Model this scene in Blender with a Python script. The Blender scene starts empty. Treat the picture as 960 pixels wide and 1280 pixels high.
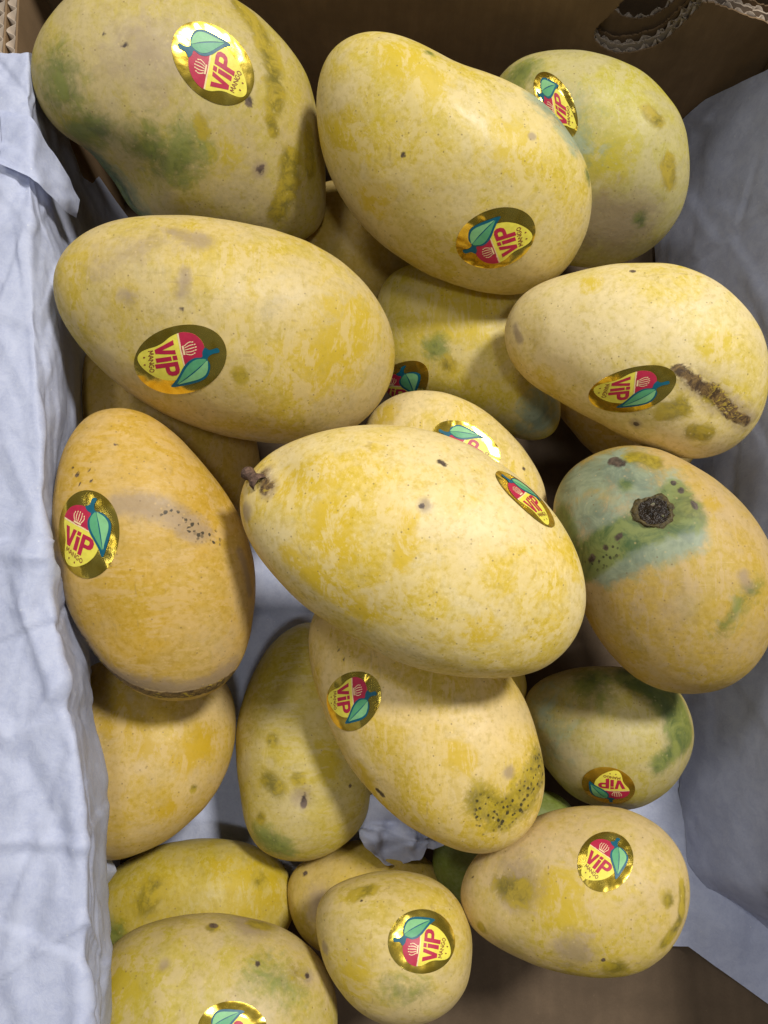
import bpy, bmesh, math, random
import numpy as np
from mathutils import Vector, noise as mnoise
from mathutils.bvhtree import BVHTree

# ------------------------------------------------------------------ camera, world, light
S = bpy.context.scene
COL = S.collection
CAM_H, TILT, FPX = 0.45, math.radians(12.0), 924.0
cam_d = bpy.data.cameras.new('camera')
cam = bpy.data.objects.new('camera', cam_d); COL.objects.link(cam)
cam.location = (0, 0, CAM_H); cam.rotation_euler = (TILT, 0, 0)
cam_d.sensor_fit = 'VERTICAL'; cam_d.sensor_height = 36.0; cam_d.lens = FPX / 1280 * 36.0
cam_d.clip_start = 0.01; cam_d.clip_end = 50
S.camera = cam

W = bpy.data.worlds.new('World'); S.world = W; W.use_nodes = True
W.node_tree.nodes['Background'].inputs[0].default_value = (0.80, 0.86, 1.0, 1)
W.node_tree.nodes['Background'].inputs[1].default_value = 0.075

def lamp(name, loc, target, size, energy, col):
    l = bpy.data.lights.new(name, 'AREA'); l.shape = 'DISK'; l.size = size; l.energy = energy; l.color = col
    o = bpy.data.objects.new(name, l); COL.objects.link(o); o.location = loc
    o.rotation_euler = (Vector(target) - Vector(loc)).to_track_quat('-Z', 'Y').to_euler()
    return o
lamp('ceiling_lamp', (1.00, 0.90, 2.10), (0, 0.05, 0.1), 0.36, 56, (1.0, 0.97, 0.92))
lamp('ceiling_lamp', (-0.70, 1.00, 2.20), (0, 0.05, 0.1), 0.36, 12, (1.0, 0.97, 0.93))
lamp('ceiling_lamp', (0.25, -0.45, 2.30), (0, 0.05, 0.1), 0.25, 8, (0.96, 0.98, 1.0))

def foil_glint_lamp(loc, length, energy):
    o = lamp('foil_glint_lamp', loc, (0, 0.05, 0.1), 0.2, energy, (0.97, 0.98, 1.0)); o.data.shape = 'RECTANGLE'; o.data.size = length; o.data.size_y = 0.10
for lx, ly in ((-1.6, 1.6), (1.7, 1.9), (-1.5, -0.5), (0.0, 2.3)): foil_glint_lamp((lx, ly, 2.5), 1.3, 2.6)  # unseen tubes, added to throw streak reflections into the sticker foil

S.view_settings.view_transform = 'Standard'
try: S.view_settings.look = 'None'
except Exception: pass
S.view_settings.exposure = 0.0; S.view_settings.gamma = 1.0
S.cycles.max_bounces = 6; S.cycles.diffuse_bounces = 4

# ------------------------------------------------------------------ geometry maths (numpy)
ct, st = math.cos(TILT), math.sin(TILT)
RIGHT = np.array([1., 0, 0]); UP = np.array([0, ct, st]); BACK = np.array([0, -st, ct])
EYE = np.array([0, 0, CAM_H])
def ray(px, py):
    a, b = (px - 480) / FPX, -(py - 640) / FPX
    return a * RIGHT + b * UP - BACK
def at_z(px, py, z):
    d = ray(px, py); return EYE + d * ((z - CAM_H) / d[2])
def at_y(px, py, y):
    d = ray(px, py); return EYE + d * (y / d[1])

# name: outline in the photograph, height z of the centre, thickness factor
M = {}
M['m1'] = ([(300,640),(302,612),(318,585),(345,562),(390,543),(440,533),(490,532),(540,540),(590,557),(640,588),(680,625),(712,670),(730,715),(733,755),(722,795),(700,822),(665,842),(620,849),(570,845),(515,833),(460,810),(410,780),(370,750),(335,712),(310,675)], .150, .80)
M['m2'] = ([(67,365),(70,335),(85,308),(115,287),(160,273),(215,269),(270,273),(330,284),(385,303),(430,330),(465,365),(487,405),(494,445),(487,480),(465,515),(430,542),(385,555),(335,554),(280,545),(225,527),(170,498),(120,455),(85,412)], .130, .85)
M['m3'] = ([(395,135),(400,95),(415,60),(445,42),(485,40),(525,53),(560,72),(600,87),(640,103),(680,128),(712,165),(733,205),(740,245),(732,290),(710,330),(675,358),(635,367),(590,362),(540,345),(495,318),(455,283),(420,235),(402,185)], .130, .8)
M['m4'] = ([(38,90),(45,50),(65,18),(95,-10),(140,-28),(200,-30),(260,-20),(310,8),(350,45),(380,85),(395,130),(405,190),(408,250),(398,285),(370,302),(330,312),(260,308),(205,288),(165,262),(140,225),(110,190),(75,165),(48,130)], .115, .75)
M['m5'] = ([(632,408),(640,385),(660,362),(700,345),(750,333),(800,328),(850,332),(895,350),(930,380),(952,415),(962,455),(958,495),(945,530),(915,558),(880,572),(840,570),(800,556),(760,535),(715,510),(680,490),(650,465),(633,435)], .125, .85)
M['m6'] = ([(690,640),(697,610),(720,580),(755,562),(795,557),(840,568),(885,592),(925,625),(955,665),(972,710),(975,755),(962,800),(935,840),(895,862),(850,866),(810,855),(770,825),(738,780),(715,725),(697,680)], .115, .9)
M['m7'] = ([(65,640),(70,595),(85,550),(110,520),(140,510),(175,515),(210,535),(245,570),(280,615),(305,660),(317,705),(319,750),(312,795),(297,835),(270,862),(230,875),(190,870),(150,850),(115,815),(90,775),(73,730),(66,685)], .120, .8)
M['m8'] = ([(385,790),(390,840),(405,890),(430,945),(460,985),(500,1025),(545,1052),(590,1066),(630,1060),(660,1035),(677,1000),(680,960),(672,915),(655,870),(635,840),(600,790),(540,745),(470,725),(410,740)], .105, .75)
M['m9'] = ([(460,525),(480,503),(515,489),(555,490),(600,510),(640,545),(668,580),(682,615),(685,660),(670,700),(630,720),(570,720),(510,690),(470,640),(452,580)], .095, .6)
M['m10'] = ([(468,390),(480,350),(530,325),(590,325),(640,345),(675,400),(695,470),(700,520),(692,542),(670,550),(640,545),(600,530),(545,512),(500,502),(470,470),(458,430)], .075, .8)
M['m11'] = ([(695,505),(710,480),(760,450),(820,450),(870,490),(880,545),(850,590),(800,600),(755,578),(720,545)], .055, .8)
M['m12'] = ([(655,890),(665,860),(700,840),(750,832),(800,838),(840,855),(863,890),(868,925),(855,965),(825,998),(785,1013),(745,1008),(710,990),(680,955),(662,920)], .060, 1.0)
M['m13'] = ([(577,1115),(585,1085),(605,1060),(640,1035),(690,1013),(740,1007),(790,1015),(830,1040),(855,1075),(862,1110),(857,1150),(840,1185),(810,1212),(765,1223),(710,1218),(655,1200),(610,1175),(583,1148)], .075, .85)
M['m14'] = ([(395,1155),(400,1125),(420,1105),(455,1092),(500,1088),(540,1098),(570,1122),(588,1160),(590,1200),(580,1240),(555,1268),(520,1282),(480,1280),(445,1262),(418,1230),(402,1195)], .085, 1.0)
M['m15'] = ([(110,1250),(125,1205),(155,1170),(200,1150),(260,1141),(320,1148),(370,1168),(405,1205),(420,1245),(422,1290),(410,1340),(370,1380),(310,1400),(240,1400),(170,1375),(125,1330),(108,1290)], .085, .8)
M['m16'] = ([(112,1150),(125,1105),(170,1070),(220,1052),(270,1048),(320,1058),(352,1080),(367,1110),(366,1145),(350,1175),(310,1200),(240,1212),(160,1210),(118,1190)], .040, .9)
M['m17'] = ([(295,915),(305,870),(325,825),(355,790),(395,778),(435,800),(460,860),(470,930),(465,1000),(445,1040),(415,1065),(380,1076),(345,1072),(315,1050),(305,1020),(297,970)], .055, .9)
M['m18'] = ([(95,850),(130,825),(190,815),(250,830),(285,860),(294,900),(290,945),(270,990),(240,1025),(205,1052),(165,1070),(130,1075),(103,1055),(90,1010),(84,940),(86,885)], .075, .8)
M['m19'] = ([(360,1110),(370,1085),(400,1065),(450,1050),(510,1060),(545,1085),(560,1120),(555,1160),(520,1190),(460,1200),(400,1190),(368,1155)], .035, .8)
M['m20'] = ([(600,160),(620,100),(645,75),(690,62),(740,65),(790,82),(830,115),(855,155),(863,205),(855,255),(830,295),(790,325),(740,335),(690,325),(640,290),(610,230)], .095, .8)
M['m21'] = ([(85,500),(100,450),(150,420),(220,430),(280,470),(315,530),(325,590),(310,650),(260,690),(190,690),(120,640),(88,570)], .045, .8)
M['m22'] = ([(350,300),(370,250),(420,225),(480,240),(530,290),(545,340),(520,390),(460,410),(395,385),(358,345)], .04, .8)
M['m23'] = ([(540,880),(550,820),(590,790),(630,800),(655,840),(657,880),(640,930),(600,950),(560,930)], .035, .8)
M['m24'] = ([(540,1080),(560,1030),(610,990),(670,985),(715,1010),(720,1060),(690,1110),(630,1130),(570,1125)], .035, .75)
# distance of each centre from the lens, settled so that the fruit rest on each other (metres)
DIST = {'m1': 0.3102, 'm2': 0.3637, 'm3': 0.4044, 'm4': 0.4395, 'm5': 0.3823, 'm6': 0.3692, 'm7': 0.3499, 'm8': 0.3637, 'm9': 0.3870, 'm10': 0.4391, 'm11': 0.4628, 'm12': 0.4237, 'm13': 0.3865, 'm14': 0.3882, 'm15': 0.4035, 'm16': 0.4452, 'm17': 0.4174, 'm18': 0.4142, 'm19': 0.4361, 'm20': 0.4692, 'm21': 0.4384, 'm22': 0.4802, 'm23': 0.4287, 'm24': 0.4272}
NTH = 256
def cr(pts, n=24):
    P = np.array(pts, float); out = []
    for i in range(len(P)):
        a, b, c, d = P[i-1], P[i], P[(i+1) % len(P)], P[(i+2) % len(P)]
        t = np.linspace(0, 1, n, endpoint=False)[:, None]
        out.append(.5*((2*b)+(c-a)*t+(2*a-5*b+4*c-d)*t*t+(3*b-a-3*c+d)*t**3))
    return np.vstack(out)
class Body: pass
def body(key):
    pts, z, tf = M[key]
    B = Body()
    Q = cr(pts)
    cx, cy = (Q[:,0].min()+Q[:,0].max())/2, (Q[:,1].min()+Q[:,1].max())/2
    cen = Q.mean(0); cx, cy = (cx+cen[0])/2, (cy+cen[1])/2
    d = ray(cx, cy); c = d/np.linalg.norm(d)
    B.c, B.n = c, -c
    ex = RIGHT-(RIGHT@c)*c; B.ex = ex/np.linalg.norm(ex); B.ey = np.cross(B.n, B.ex)
    R = np.array([ray(*q) for q in Q]); R = R/(R@c)[:,None]
    a, b = R@B.ex, R@B.ey
    th = np.arctan2(b, a); r = np.hypot(a, b); o = np.argsort(th); th, r = th[o], r[o]
    T = np.linspace(-math.pi, math.pi, NTH, endpoint=False)
    ru = np.interp(T, np.r_[th-2*math.pi, th, th+2*math.pi], np.r_[r, r, r])
    F = np.fft.rfft(ru); F1 = F.copy(); F1[(22 if key == 'm4' else 11):] = 0; F2 = F.copy(); F2[3:] = 0
    B.r1, B.r2 = np.fft.irfft(F1, NTH), np.fft.irfft(F2, NTH)
    B.minor = min((B.r2+np.roll(B.r2, NTH//2))/2); B.tf = tf
    B.D = DIST.get(key) or (CAM_H-z)/(-c[2])
    return B
def lookup(tab, th):
    f = (th+math.pi)/(2*math.pi)*NTH; i = np.floor(f).astype(int); w = f-i
    return tab[i % NTH]*(1-w)+tab[(i+1) % NTH]*w
def rad(B, th, rho):
    k = rho**2
    return lookup(B.r2, th)*(1-k)+lookup(B.r1, th)*k
def shape(B, U):
    """unit sphere points U -> world points of the fruit (origin at its centre), and the centre"""
    T = B.D*B.minor*B.tf; sc = B.D*math.sqrt(max(.5, 1-(T/B.D)**2))
    rho = np.hypot(U[:,0], U[:,1]); th = np.arctan2(U[:,1], U[:,0])
    rr = rad(B, th, rho)*sc*rho
    P = (rr*np.cos(th))[:,None]*B.ex+(rr*np.sin(th))[:,None]*B.ey+(T*U[:,2])[:,None]*B.n
    return P, EYE+B.c*B.D
def inside(B, P):
    """>0 inside, about the depth in metres"""
    T = B.D*B.minor*B.tf; sc = B.D*math.sqrt(max(.5, 1-(T/B.D)**2))
    q = P-(EYE+B.c*B.D)
    a, b, h = q@B.ex, q@B.ey, q@B.n
    p = np.hypot(a, b); th = np.arctan2(b, a)
    rho = np.clip(p/(lookup(B.r2, th)*sc), 0, 1); r = rad(B, th, rho)*sc
    g = np.sqrt((p/r)**2+(h/T)**2)
    return (1-g)*T
def cube_sphere(n):
    t = np.tan(np.linspace(-1, 1, n+1)*math.pi/4)
    V, Fc = [], []
    X, Y = np.meshgrid(t, t, indexing='ij'); O = np.ones_like(X)
    idx = np.arange((n+1)**2).reshape(n+1, n+1)
    for k, (A) in enumerate([(X,Y,O),(Y,X,-O),(O,X,Y),(-O,Y,X),(Y,O,X),(X,-O,Y)]):
        V.append(np.stack([a.ravel() for a in A], 1))
        q = np.stack([idx[:-1,:-1], idx[1:,:-1], idx[1:,1:], idx[:-1,1:]], -1).reshape(-1, 4)+k*(n+1)**2
        Fc.append(q)
    V = np.vstack(V); V /= np.linalg.norm(V, axis=1)[:,None]; Fc = np.vstack(Fc)
    _, first, inv = np.unique(np.round(V, 6), axis=0, return_index=True, return_inverse=True)
    return V[first], inv.reshape(-1)[Fc]
# ------------------------------------------------------------------ helpers
def mesh_obj(name, V, F, mat=None, parent=None, smooth=True):
    me = bpy.data.meshes.new(name); me.from_pydata([tuple(v) for v in V], [], [tuple(f) for f in F]); me.update()
    if mat: me.materials.append(mat)
    if smooth: me.polygons.foreach_set('use_smooth', [True]*len(me.polygons))
    o = bpy.data.objects.new(name, me); COL.objects.link(o)
    if parent: o.parent = parent
    return o
def bm_obj(name, bm, mat, parent=None, smooth=False):
    me = bpy.data.meshes.new(name); bm.to_mesh(me); bm.free()
    me.materials.append(mat)
    if smooth: me.polygons.foreach_set('use_smooth', [True]*len(me.polygons))
    o = bpy.data.objects.new(name, me); COL.objects.link(o)
    if parent: o.parent = parent
    return o
def empty(name, loc=(0, 0, 0)):
    o = bpy.data.objects.new(name, None); COL.objects.link(o); o.location = loc; return o
def tag(o, label, cat, group=None):
    o['label'] = label; o['category'] = cat
    if group: o['group'] = group
def fractal(P, sc, seed, oct=4):
    """numpy value noise, about -1..1"""
    rs = np.random.RandomState(seed); tab = rs.rand(32, 32, 32)*2-1
    out = np.zeros(len(P)); amp = 1.; tot = 0
    for k in range(oct):
        q = np.asarray(P)*sc*(2**k)+k*7.3+seed; i = np.floor(q).astype(int); f = q-i; f = f*f*(3-2*f)
        v = 0
        for dx in (0, 1):
            for dy in (0, 1):
                for dz in (0, 1):
                    w = (f[:,0] if dx else 1-f[:,0])*(f[:,1] if dy else 1-f[:,1])*(f[:,2] if dz else 1-f[:,2])
                    v = v+w*tab[(i[:,0]+dx) % 32, (i[:,1]+dy) % 32, (i[:,2]+dz) % 32]
        out += v*amp; tot += amp; amp *= .5
    return out/tot*1.6

class NT:
    def __init__(s, name):
        s.m = bpy.data.materials.new(name); s.m.use_nodes = True; s.t = s.m.node_tree; s.n = s.t.nodes
        s.b = s.n['Principled BSDF']
    def add(s, typ, **kw):
        n = s.n.new(typ)
        for k, v in kw.items(): setattr(n, k, v)
        return n
    def set(s, sock, v):
        if isinstance(v, bpy.types.NodeSocket): s.t.links.new(v, sock)
        elif v is not None:
            if isinstance(v, (tuple, list)) and len(v) == 3 and sock.type == 'RGBA': v = (*v, 1)
            sock.default_value = v
    def math(s, op, a, b=None, c=None, clamp=False):
        n = s.add('ShaderNodeMath', operation=op, use_clamp=clamp)
        s.set(n.inputs[0], a); s.set(n.inputs[1], b)
        if c is not None: s.set(n.inputs[2], c)
        return n.outputs[0]
    def noise(s, vec, scale, detail=3, rough=.55, dist=0):
        n = s.add('ShaderNodeTexNoise'); s.set(n.inputs['Vector'], vec); n.inputs['Scale'].default_value = scale
        n.inputs['Detail'].default_value = detail; n.inputs['Roughness'].default_value = rough; n.inputs['Distortion'].default_value = dist
        return n.outputs['Fac']
    def vor(s, vec, scale, feature='F1'):
        n = s.add('ShaderNodeTexVoronoi', feature=feature); s.set(n.inputs['Vector'], vec); n.inputs['Scale'].default_value = scale
        return n
    def ramp(s, fac, lo, hi, a=0., b=1.):
        n = s.add('ShaderNodeMapRange', interpolation_type='SMOOTHSTEP'); s.set(n.inputs[0], fac)
        for k, v in zip((1, 2, 3, 4), (lo, hi, a, b)): s.set(n.inputs[k], v)
        return n.outputs[0]
    def mix(s, f, a, b, mode='MIX'):
        n = s.add('ShaderNodeMix', data_type='RGBA', blend_type=mode); s.set(n.inputs[0], f); s.set(n.inputs[6], a); s.set(n.inputs[7], b)
        return n.outputs[2]
    def bump(s, h, strength, dist, prev=None):
        n = s.add('ShaderNodeBump'); s.set(n.inputs['Height'], h); n.inputs['Strength'].default_value = strength
        n.inputs['Distance'].default_value = dist
        if prev: s.set(n.inputs['Normal'], prev)
        return n.outputs[0]
    def coords(s, off=(0, 0, 0), scale=(1, 1, 1)):
        t = s.add('ShaderNodeTexCoord'); m = s.add('ShaderNodeMapping'); s.t.links.new(t.outputs['Object'], m.inputs[0])
        m.inputs['Location'].default_value = off; m.inputs['Scale'].default_value = scale
        return m.outputs[0]
    def out(s, col=None, rough=None, normal=None, spec=None, **kw):
        if col is not None: s.set(s.b.inputs['Base Color'], col)
        if rough is not None: s.set(s.b.inputs['Roughness'], rough)
        if normal is not None: s.set(s.b.inputs['Normal'], normal)
        if spec is not None: s.set(s.b.inputs['Specular IOR Level'], spec)
        for k, v in kw.items(): s.set(s.b.inputs[k.replace('_', ' ')], v)
        return s.m

# ------------------------------------------------------------------ materials
def skin_mat(seed, pale, ripe, patch=.5, grey=.3):
    """waxy mango skin: pale bloom over riper yellow, lenticels, and marks from painted vertex masks"""
    pale = tuple(c*k for c, k in zip(pale, (.93, .89, .79))); ripe = tuple(c*k for c, k in zip(ripe, (.93, .92, .50)))
    patch = patch+.10; ripe = tuple(c*k for c, k in zip(ripe, (1, 1, 1)))
    s = NT('mango_skin'); rs = random.Random(seed); off = tuple(rs.uniform(-5, 5) for _ in range(3))
    v = s.coords(off)
    big = s.noise(v, 19, 3, .6, .6); med = s.noise(v, 70, 4, .68, 1.0); fine = s.noise(v, 420, 3, .65)
    st = rs.choice([(1, .22, .8), (.22, 1, .8), (.6, .28, .8)])
    streak = s.noise(s.coords(off, st), 190, 4, .72, .5)
    a = s.math('MULTIPLY_ADD', big, .60, s.math('MULTIPLY_ADD', med, .34, s.math('MULTIPLY', streak, .26)))
    f = s.ramp(a, .70-.26*patch-.06, .70-.26*patch+.09)
    col = s.mix(f, pale, ripe)
    # firmer edged stains where the bloom is rubbed off, and thin washes between
    rb = s.math('MULTIPLY_ADD', med, .35, s.noise(v, 34, 1, .5, .6))
    col = s.mix(s.ramp(rb, .73, .79, 0, .5*patch+.12), col, tuple(c*k for c, k in zip(ripe, (.92, .97, .62))))
    col = s.mix(s.ramp(rb, .47, .56, .34, 0), col, tuple(min(1, c*k) for c, k in zip(pale, (1.12, 1.10, 1.22))))
    gm = s.ramp(s.math('MULTIPLY_ADD', streak, .3, s.noise(s.coords(tuple(o+3 for o in off)), 24, 3, .65, .6)), .60, .86)
    col = s.mix(s.math('MULTIPLY', gm, grey), col, (.36, .31, .20))
    col = s.mix(s.ramp(fine, .36, .70, .0, .24), col, tuple(min(1, c*1.28) for c in pale))
    col = s.mix(s.ramp(fine, .50, .30, .0, .30), col, tuple(c*.72 for c in ripe))
    col = s.mix(s.ramp(streak, .56, .72, 0, .30), col, tuple(c*.78 for c in ripe))
    scr = s.noise(s.coords(off, rs.choice([(1, .05, .6), (.05, 1, .6), (.5, .07, 1)])), 330, 2, .6, .15)
    col = s.mix(s.math('MULTIPLY', s.ramp(scr, .66, .72), s.ramp(big, .42, .56, 0, .34)), col, (.30, .20, .07))
    col = s.mix(s.math('MULTIPLY', s.ramp(scr, .32, .27), s.ramp(med, .42, .56, 0, .30)), col, tuple(min(1, c*1.35) for c in pale))
    m1 = s.add('ShaderNodeAttribute', attribute_name='marks_a'); m2 = s.add('ShaderNodeAttribute', attribute_name='marks_b')
    sa = s.add('ShaderNodeSeparateColor'); sb = s.add('ShaderNodeSeparateColor')
    s.t.links.new(m1.outputs['Color'], sa.inputs[0]); s.t.links.new(m2.outputs['Color'], sb.inputs[0])
    g, t, y, o = sa.outputs[0], sa.outputs[1], sa.outputs[2], m1.outputs['Alpha']
    b, k, n, sp = sb.outputs[0], sb.outputs[1], sb.outputs[2], m2.outputs['Alpha']
    mn = s.math('SUBTRACT', med, .5); sn = s.math('SUBTRACT', fine, .5)
    xn = s.math('SUBTRACT', s.noise(v, 190, 4, .7, .6), .5)
    def mask(m, amp, amp2, w, top=1.):
        x = s.math('MULTIPLY_ADD', mn, amp, m); x = s.math('MULTIPLY_ADD', xn, amp2, x)
        x = s.math('MULTIPLY', x, s.ramp(m, .0, .3))
        return s.ramp(x, .5-w, .5+w, 0, top)
    col = s.mix(mask(o, 1.1, .8, .26, .86), col, tuple(c*k2 for c, k2 in zip(ripe, (1.0, .97, .50))))
    fl = s.math('MULTIPLY_ADD', streak, .75, s.math('MULTIPLY_ADD', med, .35, s.math('MULTIPLY', fine, .15)))
    col = s.mix(s.ramp(fl, .61, .72, 0, .62), col, tuple(min(1, c*k) for c, k in zip(pale, (1.12, 1.12, 1.2))))
    col = s.mix(s.ramp(fl, .56, .46, 0, .40), col, tuple(c*k for c, k in zip(ripe, (.86, .86, .7))))
    col = s.mix(mask(n, .8, .6, .32, .70), col, (.30, .22, .15))
    col = s.mix(mask(t, 1.3, .7, .34, .85), col, s.mix(s.ramp(med, .35, .65), (.11, .18, .14), (.26, .33, .23)))
    col = s.mix(mask(g, 1.3, .8, .36, .85), col, s.mix(s.ramp(med, .35, .62), (.040, .085, .014), (.17, .20, .04)))
    ym = mask(y, 1.1, .8, .20, .85)
    col = s.mix(ym, col, s.mix(s.ramp(s.math('MULTIPLY_ADD', xn, .6, med), .30, .66), (.13, .105, .010), (.40, .29, .018)))
    bm_ = mask(b, 1.3, 1.5, .20, .94)
    cn = s.noise(v, 260, 4, .75, 1.4)
    crust = s.mix(s.ramp(cn, .40, .60), (.050, .026, .014), (.21, .125, .04))
    crust = s.mix(s.ramp(s.math('MULTIPLY_ADD', mn, 1.0, cn), .58, .72), crust, (.42, .30, .03))
    col = s.mix(bm_, col, crust)
    # lenticels and pepper spots
    vo = s.vor(v, 380); sc = s.add('ShaderNodeSeparateColor'); s.t.links.new(vo.outputs['Color'], sc.inputs[0])
    dot = s.math('MULTIPLY', s.ramp(vo.outputs['Distance'], .08, .20, 1, 0), s.ramp(sc.outputs[0], .50, .95))
    col = s.mix(s.math('MULTIPLY', dot, .62), col, (.16, .10, .04))
    dot2 = s.math('MULTIPLY', s.ramp(vo.outputs['Distance'], .10, .26, 1, 0), s.ramp(sc.outputs[0], .45, .10))
    col = s.mix(s.math('MULTIPLY', dot2, .30), col, tuple(min(1, c*1.4) for c in pale))
    vp = s.vor(v, 500); se = s.add('ShaderNodeSeparateColor'); s.t.links.new(vp.outputs['Color'], se.inputs[0])
    pep = s.math('MULTIPLY', s.ramp(s.math('MULTIPLY_ADD', xn, 1.7, vp.outputs['Distance']), .22, .46, 1, 0), s.ramp(se.outputs[0], .25, .4))
    col = s.mix(s.math('MULTIPLY', pep, mask(sp, .9, .4, .22, .92)), col, (.035, .03, .018))
    km = mask(k, 1.4, 1.2, .2, .95)
    col = s.mix(km, col, s.mix(s.ramp(xn, -.1, .15), (.035, .022, .018), (.12, .08, .06)))
    h = s.math('MULTIPLY', s.noise(v, 60, 3, .6), .00055)
    h = s.math('MULTIPLY_ADD', fine, .00006, h)
    h = s.math('MULTIPLY_ADD', s.math('MULTIPLY', s.ramp(b, .3, .6), cn), .0003, h)
    nb = s.bump(h, 1.0, 1.0)
    r = s.math('MULTIPLY_ADD', y, -.16, s.ramp(med, .3, .7, .44, .60))
    return s.out(col, r, nb, .36)

def paper_mat():
    s = NT('tissue_paper'); v = s.coords()
    fib = s.noise(v, 900, 4, .7); mot = s.noise(v, 160, 5, .7, .5); big = s.noise(v, 18, 3)
    col = s.mix(s.ramp(mot, .35, .68), (.52, .56, .73), (.61, .65, .81))
    col = s.mix(s.ramp(fib, .42, .62, 0, .35), col, (.66, .69, .82))
    fl = s.vor(v, 260); fs = s.add('ShaderNodeSeparateColor'); s.t.links.new(fl.outputs['Color'], fs.inputs[0])
    fleck = s.math('MULTIPLY', s.ramp(fl.outputs['Distance'], .06, .14, 1, 0), s.ramp(fs.outputs[0], .82, .86))
    col = s.mix(s.math('MULTIPLY', fleck, .6), col, (.85, .87, .92))
    nb = s.bump(s.math('MULTIPLY_ADD', s.noise(v, 42, 3, .55, .5), .0005, s.math('MULTIPLY_ADD', mot, .00030, s.math('MULTIPLY', fib, .00005))), 1.0, 1.0)
    m = s.out(col, s.ramp(mot, .3, .7, .38, .62), nb, .35)
    tr = s.add('ShaderNodeBsdfTranslucent'); s.set(tr.inputs[0], col); mx = s.add('ShaderNodeMixShader'); mx.inputs[0].default_value = .28
    s.t.links.new(s.b.outputs[0], mx.inputs[1]); s.t.links.new(tr.outputs[0], mx.inputs[2])
    s.t.links.new(mx.outputs[0], s.n['Material Output'].inputs[0])
    return m
def card_mat(name, base):
    s = NT(name); v = s.coords()
    a = s.noise(v, 40, 4, .6); b = s.noise(s.coords((0, 0, 0), (1, 1, .12)), 700, 3, .6); c = s.noise(v, 260, 4, .7)
    col = s.mix(s.ramp(a, .3, .7), tuple(x*.85 for x in base), tuple(x*1.12 for x in base))
    col = s.mix(s.ramp(c, .62, .75, 0, .35), col, tuple(min(1, x*1.7) for x in base))
    col = s.mix(s.ramp(b, .4, .7, 0, .2), col, tuple(x*.7 for x in base))
    wv = s.add('ShaderNodeTexWave', wave_type='BANDS', bands_direction='X'); s.set(wv.inputs['Vector'], v); wv.inputs['Scale'].default_value = 38; wv.inputs['Distortion'].default_value = .6
    ln = s.math('MULTIPLY', wv.outputs['Fac'], s.ramp(a, .35, .65, .3, 1))
    col = s.mix(s.math('MULTIPLY', ln, .16), col, tuple(x*.6 for x in base))
    col = s.mix(s.ramp(s.noise(v, 12, 5, .7, 1.2), .56, .70, 0, .35), col, tuple(x*.55 for x in base))
    nb = s.bump(s.math('MULTIPLY_ADD', b, .00004, s.math('MULTIPLY', c, .00006)), 1.0, 1.0)
    return s.out(col, .8, nb, .15)
def foil_mat():
    s = NT('gold_foil')
    at = s.add('ShaderNodeAttribute', attribute_name='disc'); uv = at.outputs['Vector']
    nrm = s.add('ShaderNodeVectorMath', operation='NORMALIZE'); s.t.links.new(uv, nrm.inputs[0])
    ln = s.add('ShaderNodeVectorMath', operation='LENGTH'); s.t.links.new(uv, ln.inputs[0])
    oi = s.add('ShaderNodeObjectInfo'); sh = s.add('ShaderNodeVectorMath', operation='SCALE'); s.t.links.new(nrm.outputs[0], sh.inputs[0]); sh.inputs['Scale'].default_value = 1.0
    ad = s.add('ShaderNodeVectorMath', operation='ADD'); s.t.links.new(sh.outputs[0], ad.inputs[0])
    cm = s.add('ShaderNodeCombineXYZ'); s.t.links.new(oi.outputs['Random'], cm.inputs[2]); sc = s.add('ShaderNodeVectorMath', operation='SCALE'); s.t.links.new(cm.outputs[0], sc.inputs[0]); sc.inputs['Scale'].default_value = 40
    s.t.links.new(sc.outputs[0], ad.inputs[1])
    radial = s.noise(ad.outputs[0], 1.7, 1, .5)
    radial = s.math('MULTIPLY', radial, s.ramp(ln.outputs['Value'], .60, 1.05, .05, 1.))
    v = s.coords()
    cr_ = s.noise(v, 120, 1, .5, .6); gl = s.noise(v, 1500, 2, .5)
    nb = s.bump(s.math('MULTIPLY_ADD', radial, .0011, s.math('MULTIPLY_ADD', cr_, .00030, s.math('MULTIPLY', gl, .000012))), 1.0, 1.0)
    col = s.mix(s.ramp(cr_, .3, .7), (.66, .45, .045), (.80, .60, .10))
    return s.out(col, .17, nb, .5, Metallic=.92)
def print_mat(name, col, rough=.42, var=.12):
    s = NT(name); v = s.coords()
    n = s.noise(v, 400, 3)
    return s.out(s.mix(s.ramp(n, .3, .7), tuple(c*(1-var) for c in col), col), rough, s.bump(s.noise(v, 220, 3), .12, .001), .3)
def plain_mat(name, col, rough, bs=.4, sc=300):
    s = NT(name); v = s.coords(); n = s.noise(v, sc, 5, .7, .5)
    return s.out(s.mix(s.ramp(n, .3, .7), tuple(c*.45 for c in col), tuple(min(1, c*1.5) for c in col)), rough, s.bump(n, bs, .0015), .4)
PAPER = paper_mat()
CARD = card_mat('brown_cardboard', (.215, .140, .075)); CARD_SHADED = card_mat('shaded_cardboard', (.115, .080, .050)); CARD_EDGE = card_mat('torn_cardboard', (.42, .34, .26))  # floor panel: same brown board, shade at the carton bottom put into its colour
FOIL = foil_mat()
YEL = print_mat('yellow_print', (.80, .70, .085)); RED = print_mat('red_print', (.46, .022, .06)); TEAL = print_mat('teal_print', (.006, .105, .16))
LEAF1 = print_mat('leaf_green_print', (.10, .36, .17)); LEAF2 = print_mat('light_green_print', (.22, .50, .22)); CREAM = print_mat('cream_print', (.86, .66, .36))
INK = print_mat('dark_red_print', (.25, .06, .03))
WOOD = plain_mat('dry_stem', (.13, .075, .05), .8, .8, 500); RESIN = plain_mat('stem_scar', (.022, .014, .008), .22, .9, 420)
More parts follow.
